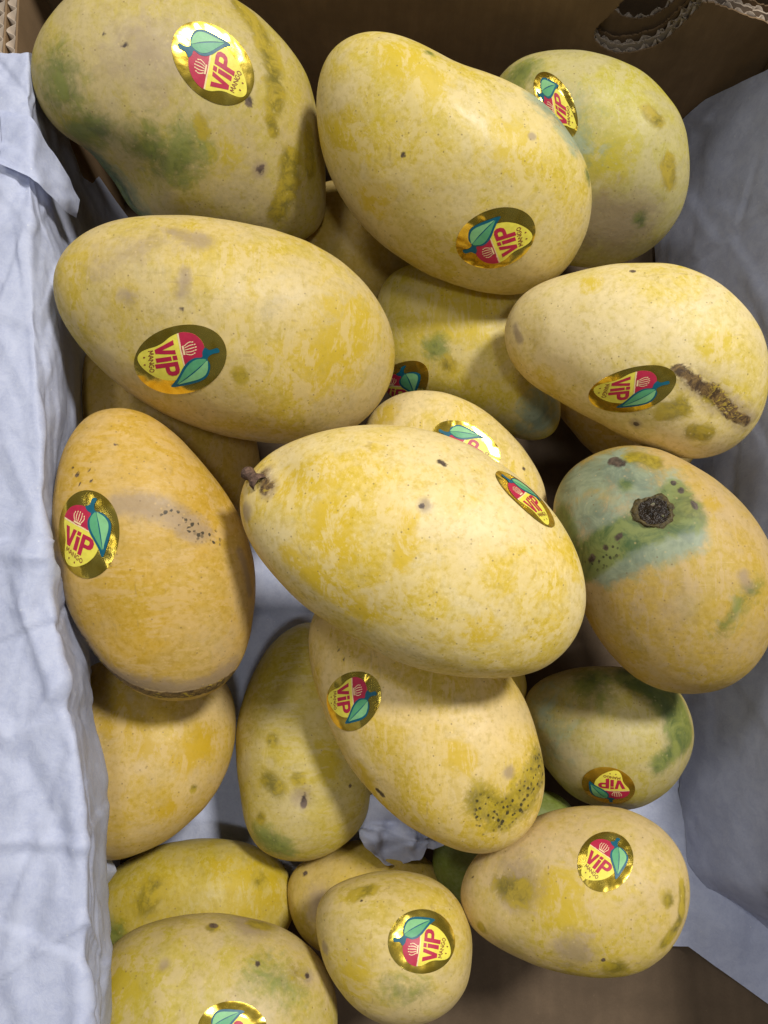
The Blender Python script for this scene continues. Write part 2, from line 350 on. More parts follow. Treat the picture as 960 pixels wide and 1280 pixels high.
SCARRIM = plain_mat('scar_rim', (.085, .062, .020), .4, .9, 420)

# ------------------------------------------------------------------ the sticker artwork (unit disc, u right, v up)
def ph(px, py):      # sketch coordinates of one sticker -> unit disc, text horizontal
    x, y = (px-495)/340, -(py-588)/483; a = math.radians(20)
    return (x*math.cos(a)-y*math.sin(a), x*math.sin(a)+y*math.cos(a))
def smooth_poly(p, n=5): return [tuple(q) for q in cr(p, n)]
def ell(cx, cy, a, b, n=40): return [(cx+a*math.cos(2*math.pi*i/n), cy+b*math.sin(2*math.pi*i/n)) for i in range(n)]
def stroke(pts, w):
    out = []
    for (a, b) in zip(pts[:-1], pts[1:]):
        dx, dy = b[0]-a[0], b[1]-a[1]; L = math.hypot(dx, dy) or 1; nx, ny = -dy/L*w/2, dx/L*w/2
        out.append([(a[0]+nx, a[1]+ny), (a[0]-nx, a[1]-ny), (b[0]-nx, b[1]-ny), (b[0]+nx, b[1]+ny)])
    return out
fruit = smooth_poly([ph(*q) for q in [(255,410),(275,350),(330,290),(400,268),(470,276),(540,320),(600,400),(640,520),(655,640),(640,735),(600,815),(560,860),(500,905),(420,935),(350,942),(290,925),(255,880),(243,820),(250,740),(264,660),(264,580),(250,490)]])
def clip_above(poly, v0):
    out = []
    for (a, b) in zip(poly, poly[1:]+poly[:1]):
        if a[1] >= v0: out.append(a)
        if (a[1]-v0)*(b[1]-v0) < 0:
            t = (v0-a[1])/(b[1]-a[1]); out.append((a[0]+t*(b[0]-a[0]), v0))
    return out
def clip_right(poly, u0): return [(-q[0], q[1]) for q in [(-b[1], b[0]) for b in [(b[1], -b[0]) for b in poly]]]
leaf_out = smooth_poly([ph(*q) for q in [(560,195),(605,205),(585,270),(600,335),(660,352),(715,400),(755,470),(758,560),(738,660),(715,740),(700,790),(672,835),(640,745),(600,660),(560,585),(532,500),(532,425),(560,365),(520,330),(498,285),(540,262)]], 4)
leaf_l = smooth_poly([ph(*q) for q in [(606,352),(575,375),(552,430),(556,500),(584,578),(622,650),(660,725),(678,758),(664,650),(648,550),(630,450)]], 4)
leaf_r = smooth_poly([ph(*q) for q in [(614,352),(650,368),(692,402),(728,460),(735,530),(720,610),(700,690),(684,752),(674,650),(660,550),(640,450)]], 4)
LET = [[(-.65,0),(-.52,0),(-.445,-.27),(-.37,0),(-.25,0),(-.385,-.43),(-.505,-.43)],
       [(-.215,.01),(-.085,.01),(-.10,-.085),(-.23,-.085)], [(-.225,-.115),(-.10,-.115),(-.13,-.455),(-.26,-.455)],
       [(-.04,0),(.085,0),(.035,-.5),(-.095,-.5)], [(.085,0),(.2,0),(.19,-.09),(.076,-.09)],
       [(.2,0),(.30,-.03),(.355,-.10),(.345,-.20),(.29,-.27),(.2,-.295),(.18,-.205),(.218,-.175),(.222,-.12),(.19,-.09)],
       [(.0648,-.205),(.18,-.205),(.2,-.295),(.0555,-.295)]]
def glyph(ch, x, y, w, h):
    g = {'M': [[(0,0),(.1,1),(.5,.25),(.9,1),(1,0)]], 'A': [[(0,0),(.5,1),(1,0)], [(.2,.36),(.8,.36)]], 'N': [[(0,0),(0,1),(1,0),(1,1)]],
         'G': [[(.95,.8),(.5,1),(.05,.7),(.05,.3),(.5,0),(.95,.2),(.95,.45),(.6,.45)]], 'O': [[(.5,0),(.95,.3),(.95,.7),(.5,1),(.05,.7),(.05,.3),(.5,0)]]}[ch]
    r = []
    for pl in g: r += stroke([(x+a*w, y+b*h-.16*(x+.19)) for a, b in pl], .020)
    return r
mango_word = []
for i, ch in enumerate('MANGO'): mango_word += glyph(ch, -.50+i*.128, -.63, .100 if ch != 'M' else .11, .115)
dots = [ell(-.35, -.70, .022, .028, 8), ell(-.14, -.73, .022, .028, 8)]
crown = []
CU = -.30
for k in (-2, -1, 0, 1, 2):
    a, b, c, top = CU+k*.056, CU+k*.088, CU+k*.082, .425-.012*k*k
    pl = [(a, .20), (a+(b-a)*.6, .25), (b, .30), (b, .34), (c, top-.03)]
    crown += stroke(pl, .024); crown.append(ell(c-.004*k, top-.004, .017, .021, 8))
crown += [[(CU-.125,.150),(CU+.125,.150),(CU+.13,.188),(CU-.13,.188)]]
def disc(n=72): return [(math.cos(2*math.pi*i/n), math.sin(2*math.pi*i/n)) for i in range(n)]
red_cap = clip_above(fruit, .125)
cream_bar = [q for q in clip_above([(q[0], -q[1]) for q in clip_above(fruit, .098)], -.135)]; cream_bar = [(a, -b) for a, b in cream_bar][::-1]
ART = [('sticker', FOIL, [disc()], .25), ('yellow_print', YEL, [fruit], .32), ('red_print', RED, [red_cap], .39),
       ('gap_line', CREAM, [cream_bar], .39), ('lettering', RED, LET, .39), ('small_lettering', INK, mango_word+dots, .40),
       ('crown_emblem', CREAM, crown, .46), ('leaf_outline', TEAL, [leaf_out], .50), ('leaf_print', LEAF1, [leaf_l], .57), ('leaf_highlight', LEAF2, [leaf_r], .57)]
def art_mesh(polys, step=.13):
    V, F, O = [], [], []
    for k, p in enumerate(polys):
        bm = bmesh.new(); vs = [bm.verts.new((x, y, 0)) for x, y in p]; bm.faces.new(vs)
        bmesh.ops.triangulate(bm, faces=bm.faces[:], ngon_method='EAR_CLIP')
        xs = [q[0] for q in p]; ys = [q[1] for q in p]
        for ax, lo, hi in ((0, min(xs), max(xs)), (1, min(ys), max(ys))):
            c = math.ceil(lo/step)*step
            while c < hi:
                bmesh.ops.bisect_plane(bm, geom=bm.verts[:]+bm.edges[:]+bm.faces[:], plane_co=(c if ax == 0 else 0, c if ax == 1 else 0, 0), plane_no=(1 if ax == 0 else 0, 1 if ax == 1 else 0, 0), dist=1e-6)
                c += step
        bm.normal_update(); base = len(V); bm.verts.index_update()
        for vv in bm.verts: V.append((vv.co.x, vv.co.y)); O.append((k % 7)*.0025)
        for f in bm.faces:
            idx = [vv.index+base for vv in f.verts]
            if f.normal.z < 0: idx = idx[::-1]
            F.append(idx)
        bm.free()
    return np.array(V), F, np.array(O)
ARTM = [(n, m, *art_mesh(p), off) for n, m, p, off in ART]

# ------------------------------------------------------------------ the mangoes
CREAMY = (.66, .52, .24); KIND = {'g': 0, 't': 1, 'y': 2, 'o': 3, 'b': 4, 'k': 5, 'n': 6, 's': 7}
GRP = 'mangoes heaped in the carton'
# key: (label, pale colour, ripe colour, patchiness, greyness, marks, sticker (centre, text-up, text-right))
D = {}
D['m1'] = ('bright cream-yellow mango with a dry woody stem, topmost in the middle of the heap', (.76,.63,.33), (.70,.49,.07), .27, .10,
  [('o',[(365,610),(392,600)],26),('o',[(405,640),(425,690)],24),('o',[(360,690),(400,730),(455,765)],17),('n',[(332,592),(335,612)],12),('b',[(328,595),(333,608)],9),('n',[(308,640)],10),('k',[(549,577),(556,581)],4.5),('k',[(527,633)],3),('n',[(533,632)],9),('o',[(500,700),(510,650)],14),('o',[(600,790)],22)], ((660,621),(-36,-34),(9,-8)))
D['m2'] = ('big oval beige-yellow mango lying sideways, foil sticker near its lower left edge', (.60,.48,.23), (.57,.41,.075), .40, .42,
  [('o',[(440,400),(420,450)],40),('y',[(300,470)],9),('n',[(130,330),(200,300)],30,.6),('n',[(215,290),(240,300)],12,.8),('n',[(232,340),(226,368)],8,.85),('n',[(160,370)],14,.6),('k',[(227,387)],2.6),('n',[(250,300)],14)], ((223,453),(58,-14),(11,41)))
D['m3'] = ('smooth pale yellow kidney-shaped mango with a sideways sticker low on it, at the far wall', (.66,.55,.27), (.62,.46,.07), .40, .18,
  [('o',[(435,175)],28),('o',[(490,70),(540,100)],20),('o',[(470,250)],22),('o',[(640,180)],26),('t',[(690,125),(725,170)],22),('g',[(537,66)],6),('g',[(735,220)],9),('k',[(504,193)],2.2),('n',[(665,170)],4)], ((620,300),(-48,18),(-13,-34)))
D['m4'] = ('large mango with green shading in its curved waist and olive stains beside its sticker', (.50,.41,.20), (.50,.39,.10), .38, .32,
  [('g',[(100,168),(120,160)],18,.9),('g',[(72,85),(85,125)],26,.72),('g',[(185,185),(215,205),(228,190)],26,.85),('t',[(120,205),(160,250),(185,280)],24),('g',[(130,215),(175,270)],22,.6),('y',[(300,8),(325,40),(342,90),(345,130)],13,.95),('y',[(338,150),(343,165)],7),('y',[(362,200),(360,235),(347,265)],12,1.15),('y',[(386,165),(388,215)],8),('y',[(250,150),(255,165)],7,.8),('n',[(325,212)],8),('k',[(326,212)],4),('k',[(312,126)],4.5),('k',[(130,43)],2.5),('k',[(156,57)],3),('o',[(85,155),(110,165)],14),('o',[(280,190)],24,.8),('n',[(180,60)],50,.7)], ((268,78),(-51,-27),(8,-45)))
D['m5'] = ('cream mango with a long crusty brown scar running from its sticker', (.74,.62,.34), (.66,.50,.11), .28, .15,
  [('b',[(845,464),(858,467),(868,478),(880,485),(893,491),(903,504),(914,517)],6.5,1.25),('b',[(914,517),(934,527)],5,1.1),('n',[(858,472),(890,497),(936,524)],14,.9),('y',[(885,494),(900,502)],8),('y',[(835,515),(850,510)],13),('y',[(866,540),(882,543)],11),('y',[(815,478),(825,472)],11),('n',[(795,530)],7),('k',[(795,530)],3),('o',[(895,432)],18),('o',[(680,470)],14),('o',[(736,356)],12),('k',[(791,339)],3),('n',[(644,408),(650,425)],5)], ((787,489),(54,-8),(-2,28)))
D['m6'] = ('mango with a blue-green patch and a dark sunken stem scar facing up', (.50,.37,.18), (.50,.33,.075), .42, .40,
  [('t',[(712,605),(765,585),(800,610)],38),('t',[(735,640),(790,680)],30),('t',[(755,712),(815,685),(862,668)],17,1.2),('g',[(722,708),(745,690),(785,668),(825,650),(858,645)],15,1.9),('g',[(842,618),(860,636)],13,1.5),('g',[(702,650),(722,700)],15,1.3),('y',[(795,570),(818,578)],12),('o',[(810,578)],14),('g',[(790,572)],9),('n',[(770,578)],15),('k',[(766,577),(776,580)],6),('g',[(783,605)],9),('o',[(746,612),(738,630)],17,.9),('k',[(738,701),(741,697)],3.5),('k',[(757,684)],3),('k',[(772,672),(776,669)],3.2),('k',[(851,613)],3.4),('k',[(866,628),(869,634)],3.2),('k',[(842,604)],2.6),('s',[(735,708),(765,690)],10,.8),('k',[(817,640)],13),('n',[(930,722),(936,734)],8),('g',[(900,790),(925,755),(948,730)],13,.62),('o',[(890,630)],12),('n',[(830,760)],40,.5)], None)
D['m7'] = ('orange-yellow mango standing on end against the left paper with a brown bruised lower rim', (.56,.39,.15), (.53,.32,.05), .50, .22,
  [('k',[(91,585)],2.6),('k',[(97,593)],3),('k',[(111,588)],2),('k',[(144,555)],2.6),('k',[(114,601)],2),('k',[(100,605)],1.6),('n',[(150,630),(205,635),(250,665)],15),('s',[(215,645),(265,672)],11),('b',[(92,787),(125,834),(175,863),(235,868),(290,845)],6,1.8),('n',[(90,780),(125,828),(175,855),(235,862),(288,838)],15),('n',[(74,700),(82,760)],13),('n',[(300,690),(312,740)],7)], ((106,668),(13,-52),(37,19)))
D['m8'] = ('yellow mango with black pepper speckles at its lower end, lying under the topmost one', (.68,.53,.25), (.62,.43,.06), .38, .15,
  [('y',[(600,1000),(625,1020),(655,1000),(674,955)],20),('s',[(610,1025),(640,1012),(662,985),(676,955)],17),('s',[(600,1000),(612,996)],7),('s',[(600,1005),(600,1020)],7),('k',[(472,987),(478,994)],3.5),('o',[(575,945)],19),('o',[(450,960),(480,1010)],14),('y',[(520,1040)],8),('k',[(430,825)],1.8),('k',[(424,812)],1.8),('n',[(636,965)],7)], ((438,877),(34,-10),(4,36)))
D['m9'] = ('pale cream mango peeping from behind the topmost mango, sticker half hidden', (.70,.57,.29), (.64,.47,.12), .35, .25,
  [('k',[(655,586)],3),('o',[(480,520)],20),('o',[(640,600)],20)], ((584,555),(-40,-22),(14,-21)))
D['m10'] = ('olive-yellow mango lying low in the gap at the centre, its sticker mostly covered', (.55,.46,.20), (.55,.42,.06), .60, .15,
  [('o',[(545,390),(590,400)],30),('g',[(545,435)],14),('t',[(675,520)],26),('y',[(560,455)],10)], ((497,486),(6,-28),(32,2)))
D['m11'] = ('dull yellow mango mostly covered by the scarred cream mango', (.55,.43,.22), (.55,.36,.08), .50, .2, [], None)
D['m12'] = ('small greyish green mango with dark green edge stains and an upside-down sticker', (.44,.38,.20), (.42,.34,.09), .38, .4,
  [('g',[(795,848),(838,875),(852,915)],18,1.7),('g',[(824,957),(838,942)],11,1.1),('g',[(750,870)],20,.55),('t',[(675,880),(690,920)],34,.55),('g',[(740,850)],22),('o',[(745,985)],14)], ((760,985),(3,23),(-33,-3)))
D['m13'] = ('tan egg-shaped mango with an upright sticker, above the bare cardboard', (.57,.44,.22), (.55,.40,.08), .34, .32,
  [('n',[(645,1105)],26),('y',[(630,1108),(650,1115)],14),('y',[(602,1160)],7),('y',[(836,1125)],9),('y',[(853,1110),(850,1150),(830,1180)],7),('o',[(700,1120)],26),('k',[(754,1200)],2),('n',[(720,1190)],20),('k',[(591,1096)],1.6),('y',[(770,1210)],14)], ((757,1075),(21,-32),(28,20)))
D['m14'] = ('small round pale yellow mango seen end on, with sticker turned sideways', (.60,.48,.23), (.57,.42,.09), .32, .25,
  [('y',[(445,1118),(462,1112)],9),('n',[(406,1184)],6),('o',[(440,1220)],22),('g',[(520,1245),(490,1235)],20,.55),('k',[(452,1126)],2)], ((530,1175),(-42,-3),(3,-40)))
D['m15'] = ('tan and olive mango with two pitted spots, nearest at the lower left', (.51,.41,.21), (.48,.37,.08), .36, .42,
  [('k',[(266,1157)],4),('y',[(264,1160)],7),('n',[(315,1155)],22),('y',[(318,1155),(330,1157)],9),('n',[(205,1206)],6),('n',[(384,1221)],7),('k',[(384,1220)],2.5),('k',[(322,1205)],3),('o',[(150,1225)],28),('g',[(360,1235),(330,1215)],26,.6),('y',[(370,1215)],14,.7)], ((291,1289),(-44,-2),(2,-38)))
D['m16'] = ('olive-yellow mango lying crosswise, low between two others at the lower left', (.46,.38,.13), (.46,.34,.035), .55, .25,
  [('y',[(190,1112),(182,1130)],14),('o',[(310,1105),(335,1110)],26),('o',[(280,1085)],16),('g',[(140,1170)],16),('y',[(325,1100)],10)], None)
D['m17'] = ('olive mango with a dark bruise spot and greenish tip beside pale floor paper', (.48,.40,.18), (.46,.35,.055), .45, .32,
  [('y',[(335,975),(345,985)],13),('y',[(372,972)],8),('k',[(380,996),(379,1004)],4.5),('n',[(378,997)],11),('g',[(330,1048),(350,1060)],16),('y',[(326,1022)],7),('k',[(438,982)],2),('y',[(340,925)],9),('o',[(410,950)],18)], None)
D['m18'] = ('ochre mango half tucked under the bruised orange-yellow one beside the left paper', (.56,.42,.19), (.53,.35,.05), .42, .28,
  [('o',[(187,937)],14),('o',[(235,950),(255,930)],18),('y',[(242,985)],5),('o',[(150,900)],22),('o',[(215,1010)],12)], None)
D['m19'] = ('dark yellow mango deep in shade behind the small round one', (.50,.38,.13), (.50,.35,.05), .6, .2, [('k',[(381,1092)],3),('n',[(400,1130)],20)], None)
D['m20'] = ('round greenish mango with its sticker cut off by its neighbour, in the far right corner', (.49,.44,.22), (.48,.41,.08), .42, .28,
  [('g',[(650,92)],18),('t',[(705,150),(725,180)],36,.6),('y',[(812,142),(822,150)],9),('y',[(835,205),(838,225)],10),('n',[(750,275),(780,285)],34),('o',[(760,195)],30),('g',[(800,275)],8)], ((694,128),(-27,-15),(-6,-38)))
D['m21'] = ('brownish mango deep in shade under the big oval one at the left', (.48,.34,.14), (.46,.29,.06), .6, .3, [], None)
D['m22'] = ('shaded mango at the bottom of the gap between the three farthest mangoes', (.42,.32,.13), (.42,.28,.06), .6, .3, [], None)
D['m23'] = ('yellow mango showing only a sliver beneath the topmost mango', (.52,.38,.12), (.52,.34,.03), .6, .1, [], None)
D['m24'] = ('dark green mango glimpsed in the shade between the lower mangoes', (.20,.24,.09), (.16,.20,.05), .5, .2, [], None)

LOW = {'m11', 'm19', 'm21', 'm22', 'm23', 'm24'}
US_HI = cube_sphere(72); US_LO = cube_sphere(36)
def hit(bvh, px, py):
    d = Vector(ray(px, py)).normalized(); r = bvh.ray_cast(Vector(EYE), d)
    return (r[0], r[1]) if r[0] is not None else (None, None)
def stem_blob(n, f): return None
def polyd(P, pts):
    best = np.full(len(P), 9.)
    if len(pts) == 1: pts = pts*2
    for a, b in zip(pts[:-1], pts[1:]):
        ab = b-a; L = ab@ab or 1e-12; t = np.clip((P-a)@ab/L, 0, 1)
        best = np.minimum(best, np.linalg.norm(P-a-t[:,None]*ab, axis=1))
    return best
MANGO = {}
def put_sticker(o, bvh, c3, spec):
    (px, py), U2, R2 = spec
    co, no = hit(bvh, px, py)
    if co is None: print('sticker misses', o.name); return
    n = no.normalized()
    def on_plane(qx, qy):
        d = Vector(ray(qx, qy)); E = Vector(EYE); t = (co-E).dot(n)/d.dot(n); return E+d*t
    U = on_plane(px+U2[0]*.5, py+U2[1]*.5)-on_plane(px-U2[0]*.5, py-U2[1]*.5)
    R = on_plane(px+R2[0]*.5, py+R2[1]*.5)-on_plane(px-R2[0]*.5, py-R2[1]*.5)
    U = U*min(1, .021/U.length); R = R*min(1, .019/R.length)
    root = None
    for name, mat, V, F, O, off in ARTM:
        P = []
        for (u, v), oo in zip(V, O):
            q = co+R*u+U*v+n*.02
            h = bvh.ray_cast(q, -n, .08)
            if h[0] is None: h = bvh.find_nearest(q-n*.02)
            P.append(h[0]+h[1]*((off+oo)*.001)-c3)
        s = mesh_obj(name, P, F, mat, root or o)
        if name == 'sticker':
            root = s
            at = s.data.attributes.new('disc', 'FLOAT_VECTOR', 'POINT'); at.data.foreach_set('vector', np.c_[V, np.zeros(len(V))].ravel())
# hollows and flats of single fruits: (photo x, y, radius, depth in mm)
DENT = {'m4': [(150,238,30,9), (110,205,20,5), (255,265,45,2)], 'm3': [(660,110,38,5), (560,90,25,2)], 'm5': [(890,495,22,1.5), (690,480,26,3), (660,430,14,1)],
        'm2': [(140,420,40,3), (400,310,40,1.5)], 'm1': [(350,590,20,3), (440,760,40,2), (690,660,22,1.5)], 'm7': [(120,790,32,3), (280,640,24,1.5)],
        'm13': [(640,1105,26,2.2), (800,1180,34,2)], 'm8': [(480,990,25,2), (640,1010,26,1.5)], 'm17': [(330,1000,24,2.5), (378,1000,12,1.5)],
        'm15': [(205,1206,7,.9), (384,1221,7,.9), (320,1158,22,1.5)], 'm12': [(700,870,26,3)], 'm20': [(770,285,34,3)], 'm14': [(430,1200,24,2)]}
ORDER = list(D)
for i, key in enumerate(ORDER):
    label, pale, ripe, patch, grey, marks, st_ = D[key]
    B = body(key); SU, SF = US_LO if key in LOW else US_HI
    P, C3 = shape(B, SU)
    rn = 1+fractal(SU*1., 1.4, 100+i, 2)*.010+fractal(SU*1., 4, 200+i, 2)*.0034
    P = P*rn[:,None]
    for qx, qy, qr, dep in DENT.get(key, ()):
        w = P+C3-EYE; w = w/(w@(-BACK))[:,None]; ix = 480+(w@RIGHT)*FPX; iy = 640-(w@UP)*FPX
        g_ = np.exp(-((ix-qx)**2+(iy-qy)**2)/(2*qr**2))*np.clip((P@B.n)/.012, 0, 1)
        P = P-B.n*(g_*dep*.001)[:,None]
    if key == 'm6':       # sunken stem end
        t0 = EYE+ray(817, 640)*((B.D-B.D*B.minor*B.tf*.9)/1.02)
        d = np.linalg.norm(P+C3-(t0), axis=1)
        nn = P/np.linalg.norm(P, axis=1)[:,None]
        P = P-nn*(.0062*np.exp(-(d/.015)**2))[:,None]
    o = mesh_obj('mango', P, SF, skin_mat(i*13+5, pale, ripe, patch, grey))
    o.location = C3; tag(o, label, 'mango', GRP); MANGO[key] = o
    bvh = BVHTree.FromPolygons([tuple(p) for p in (P+C3)], [tuple(f) for f in SF])
    A = np.zeros((len(P), 8))
    for kd, pts, r, *sg in marks:
        sg = sg[0] if sg else 1.
        H = [np.array(hit(bvh, *q)[0] or bvh.find_nearest(Vector(EYE+ray(*q)/np.linalg.norm(ray(*q))*B.D))[0]) for q in pts]
        if not H: continue
        rm = r*B.D/FPX*.95
        d = polyd(P+C3, H); A[:, KIND[kd]] = np.maximum(A[:, KIND[kd]], sg*np.clip(1-d/(2*rm), 0, 1))
    for nm, sl in (('marks_a', slice(0, 4)), ('marks_b', slice(4, 8))):
        at = o.data.attributes.new(nm, 'FLOAT_COLOR', 'POINT'); at.data.foreach_set('color', np.ascontiguousarray(A[:, sl]).astype(np.float32).ravel())
    if st_: put_sticker(o, bvh, Vector(C3), st_)
    if key == 'm1':       # dry woody stem
        a, an = hit(bvh, 322, 602); a = Vector(a)
        tip = Vector(EYE+ray(300, 583)*(B.D*1.005/np.linalg.norm(ray(300, 583))))
        ax = (tip-a); L = ax.length; ax.normalize(); e1 = ax.orthogonal().normalized(); e2 = ax.cross(e1)
        V, F = [], []; prof = [(-.25,.0034),(0,.0038),(.16,.0030),(.34,.0023),(.50,.0021),(.64,.0027),(.78,.0031),(.88,.0026),(.93,.0010)]
        for t, r in prof:
            for k in range(18):
                w = 2*math.pi*k/18; rr = r*(1+.22*mnoise.noise(Vector((math.cos(w)*1.7, math.sin(w)*1.7, t*5))))
                V.append(a+ax*(L*.74*t)+e1*math.cos(w)*rr+e2*math.sin(w)*rr-Vector(C3))
        for q in range(len(prof)-1):
            for k in range(18): F.append((q*18+k, q*18+(k+1) % 18, (q+1)*18+(k+1) % 18, (q+1)*18+k))
        F.append([ (len(prof)-1)*18+k for k in range(18)])
        mesh_obj('stem', V, F, WOOD, o)
    if key == 'm6':       # raised torn ring round a black resin plug
        a, an = hit(bvh, 817, 640); e1 = an.orthogonal().normalized(); e2 = an.cross(e1)
        def lump(prof, seed, amp):
            V, F = [], []; n = 40
            for r, h in prof:
                for k in range(n):
                    w = 2*math.pi*k/n; nz = mnoise.noise(Vector((math.cos(w)*2.2+seed, math.sin(w)*2.2, r*400)))
                    nf = mnoise.noise(Vector((math.cos(w)*7+seed, math.sin(w)*7, r*700)))
                    rr = .74*r*(1+.22*nz+.10*nf); hh = h-.0004+amp*nz+amp*.5*nf
                    V.append(a+e1*math.cos(w)*rr+e2*math.sin(w)*rr+an*hh-Vector(C3))
            for q in range(len(prof)-1):
                for k in range(n): F.append((q*n+k, q*n+(k+1) % n, (q+1)*n+(k+1) % n, (q+1)*n+k))
            F.append([(len(prof)-1)*n+k for k in range(n)]); return V, F
        sc = mesh_obj('stem_scar', *lump([(.0124,-.0012),(.0112,.0007),(.0100,.0014),(.0090,.0012),(.0080,.0004),(.0072,-.0008)], 1, .0007), SCARRIM, o)
        mesh_obj('resin_plug', *lump([(.0100,-.0006),(.0084,.0010),(.0068,.0008),(.0052,.0006),(.0036,.0016),(.0018,.0024),(.0004,.0018)], 4, .0009), RESIN, sc)

# ------------------------------------------------------------------ the carton
FLOOR = mesh_obj('floor', [(-1.5,-1.5,-.012),(1.5,-1.5,-.012),(1.5,1.5,-.012),(-1.5,1.5,-.012)], [(0,1,2,3)], plain_mat('grey_floor', (.22,.21,.20), .6, .1, 40))
FLOOR['kind'] = 'structure'
box = empty('carton', (0, 0, 0))
tag(box, 'brown corrugated cardboard carton with a torn hand hole, holding the mangoes', 'cardboard box')
def prism(name, poly, o3, ux, uz, nrm, th, mat, parent):
    """extruded plate: poly in (a,b) -> o3+ux*a+uz*b, thickness th along nrm"""
    V = [o3+ux*a+uz*b for a, b in poly]+[o3+ux*a+uz*b+nrm*th for a, b in poly]; n = len(poly)
    from mathutils.geometry import tessellate_polygon
    area = sum(p[0]*q[1]-q[0]*p[1] for p, q in zip(poly, list(poly[1:])+[poly[0]]))
    bm = bmesh.new(); vs = [bm.verts.new(v) for v in V]
    for t in tessellate_polygon([[Vector((a, b, 0)) for a, b in poly]]):
        for off in (0, n):
            try: bm.faces.new([vs[k+off] for k in (t if off else t[::-1])])
            except ValueError: pass
    for k in range(n): bm.faces.new((vs[k], vs[n+k], vs[n+(k+1) % n], vs[(k+1) % n]))
    bmesh.ops.recalc_face_normals(bm, faces=bm.faces[:])
    return bm_obj(name, bm, mat, parent)
YB = .350; X3, Z3, Y3 = Vector((1, 0, 0)), Vector((0, 0, 1)), Vector((0, 1, 0))
prism('floor_panel', [(-.21,-.26),(.24,-.26),(.24,.40),(-.21,.40)], Vector((0, 0, -.006)), X3, Y3, Z3, .006, CARD_SHADED, box)
def wall_xy(px, py, y): p = at_y(px, py, y); return (p[0], p[2])
def notch_path(pts, y, rag, seed):
    rs = random.Random(seed); q = np.array([wall_xy(a, b, YB if y < YB+.0155 else y) for a, b in pts]); out = []
    for a, b in zip(q[:-1], q[1:]):
        n = max(2, int(np.linalg.norm(b-a)/.0015))
        for k in range(n): out.append(tuple(a+(b-a)*k/n+np.array([rs.uniform(-rag, rag), rs.uniform(-rag, rag)])))
    out.append(tuple(q[-1])); return out
def lip_curve(pts, n=6):
    q = np.array(pts, float); t = []
    for i in range(1, len(q)-2):
        a, b, c, d = q[i-1], q[i], q[i+1], q[i+2]; s_ = np.linspace(0, 1, n, endpoint=False)[:,None]
        t.append(.5*((2*b)+(c-a)*s_+(2*a-5*b+4*c-d)*s_**2+(3*b-a-3*c+d)*s_**3))
    return [tuple(r) for r in np.vstack(t)]+[tuple(q[-2])]
lip1 = lip_curve([(1010,45),(985,37),(960,29),(920,15),(885,3),(872,12),(850,34),(828,53),(803,63),(776,67),(757,62),(744,50),(745,36),(760,21),(776,4),(790,-14),(800,-30)])
def back_sheet(name, lip, y, th, rag, seed, mat, top_l=.20):
    p = notch_path(lip, y, rag, seed)
    poly = [(.250, 0.0005)]+[(.250, p[0][1])]+p+[(p[-1][0], top_l), (-.185, top_l), (-.185, .0005)]
    return prism(name, poly, Vector((0, y, 0)), X3, Z3, Y3, th, mat, box), p
f1, p1 = back_sheet('back_panel', lip1, YB, .0010, .0004, 3, CARD)
def flute(name, path, y0, amp, depth, seed, mat, kind=True):
    """wavy corrugated core seen at a cut edge: follows the path, waves across the board, runs down into it"""
    rs = random.Random(seed); q = np.array(path); seg = np.r_[0, np.cumsum(np.linalg.norm(np.diff(q, axis=0), axis=1))]
    n = int(seg[-1]/.0006); V, F = [], []
    for k in range(n+1):
        s_ = seg[-1]*k/n; x = np.interp(s_, seg, q[:,0]); z = np.interp(s_, seg, q[:,1])
        s2 = min(seg[-1], s_+.001); tx, tz = np.interp(s2, seg, q[:,0])-x, np.interp(s2, seg, q[:,1])-z
        L = math.hypot(tx, tz) or 1; nx, nz = tz/L, -tx/L
        j = .0005*mnoise.noise(Vector((s_*300, seed, 0)))
        yy = y0+amp*(1+.9*math.tanh(1.7*math.sin(s_*2*math.pi/.0082+2.6*mnoise.noise(Vector((s_*70, seed, 3)))))*(.75+.35*mnoise.noise(Vector((s_*130, seed, 9)))))+j
        e = .0013*mnoise.noise(Vector((s_*230, seed, 7)))-.0004
        V += [(x-nx*(.0003+e)*-1, yy, z+e), (x+nx*depth*SIGN, yy, z+nz*depth*SIGN)]
        if k: F.append((2*k-2, 2*k-1, 2*k+1, 2*k))
    o = mesh_obj(name, V, F, mat, box, smooth=True)
    sm = o.modifiers.new('thick', 'SOLIDIFY'); sm.thickness = .0005
    return o
SIGN = -1
flute('corrugated_core', p1, YB+.0010, .0022, .006, 1, CARD_EDGE)
lip1b = [(a, b-9) for a, b in lip1]
f2, p2 = back_sheet('middle_liner', lip1, YB+.0058, .0009, .0007, 8, CARD_EDGE)
flute('corrugated_core', p1, YB+.0067, .0022, .006, 2, CARD_EDGE)
f3, p3 = back_sheet('inner_liner', lip1, YB+.0115, .0009, .0006, 9, CARD)
lip2 = lip_curve([(1020,-28),(985,-30),(960,-36),(900,-40),(870,-25),(845,0),(825,16),(800,24),(780,22),(768,12),(766,0),(770,-20),(776,-40),(780,-60)])
f4, p4 = back_sheet('outer_panel', lip2, YB+.016, .0010, .0005, 11, CARD, .24)
flute('corrugated_core', p4, YB+.0170, .0022, .006, 4, CARD_EDGE)
back_sheet('outer_liner', lip2, YB+.0220, .0010, .0006, 12, CARD, .24)
prism('hand_hole_flap', [(.05,.05),(.24,.05),(.24,.26),(.05,.26)], Vector((0, YB+.034, 0)), X3, Z3, Y3, .004, CARD, box)
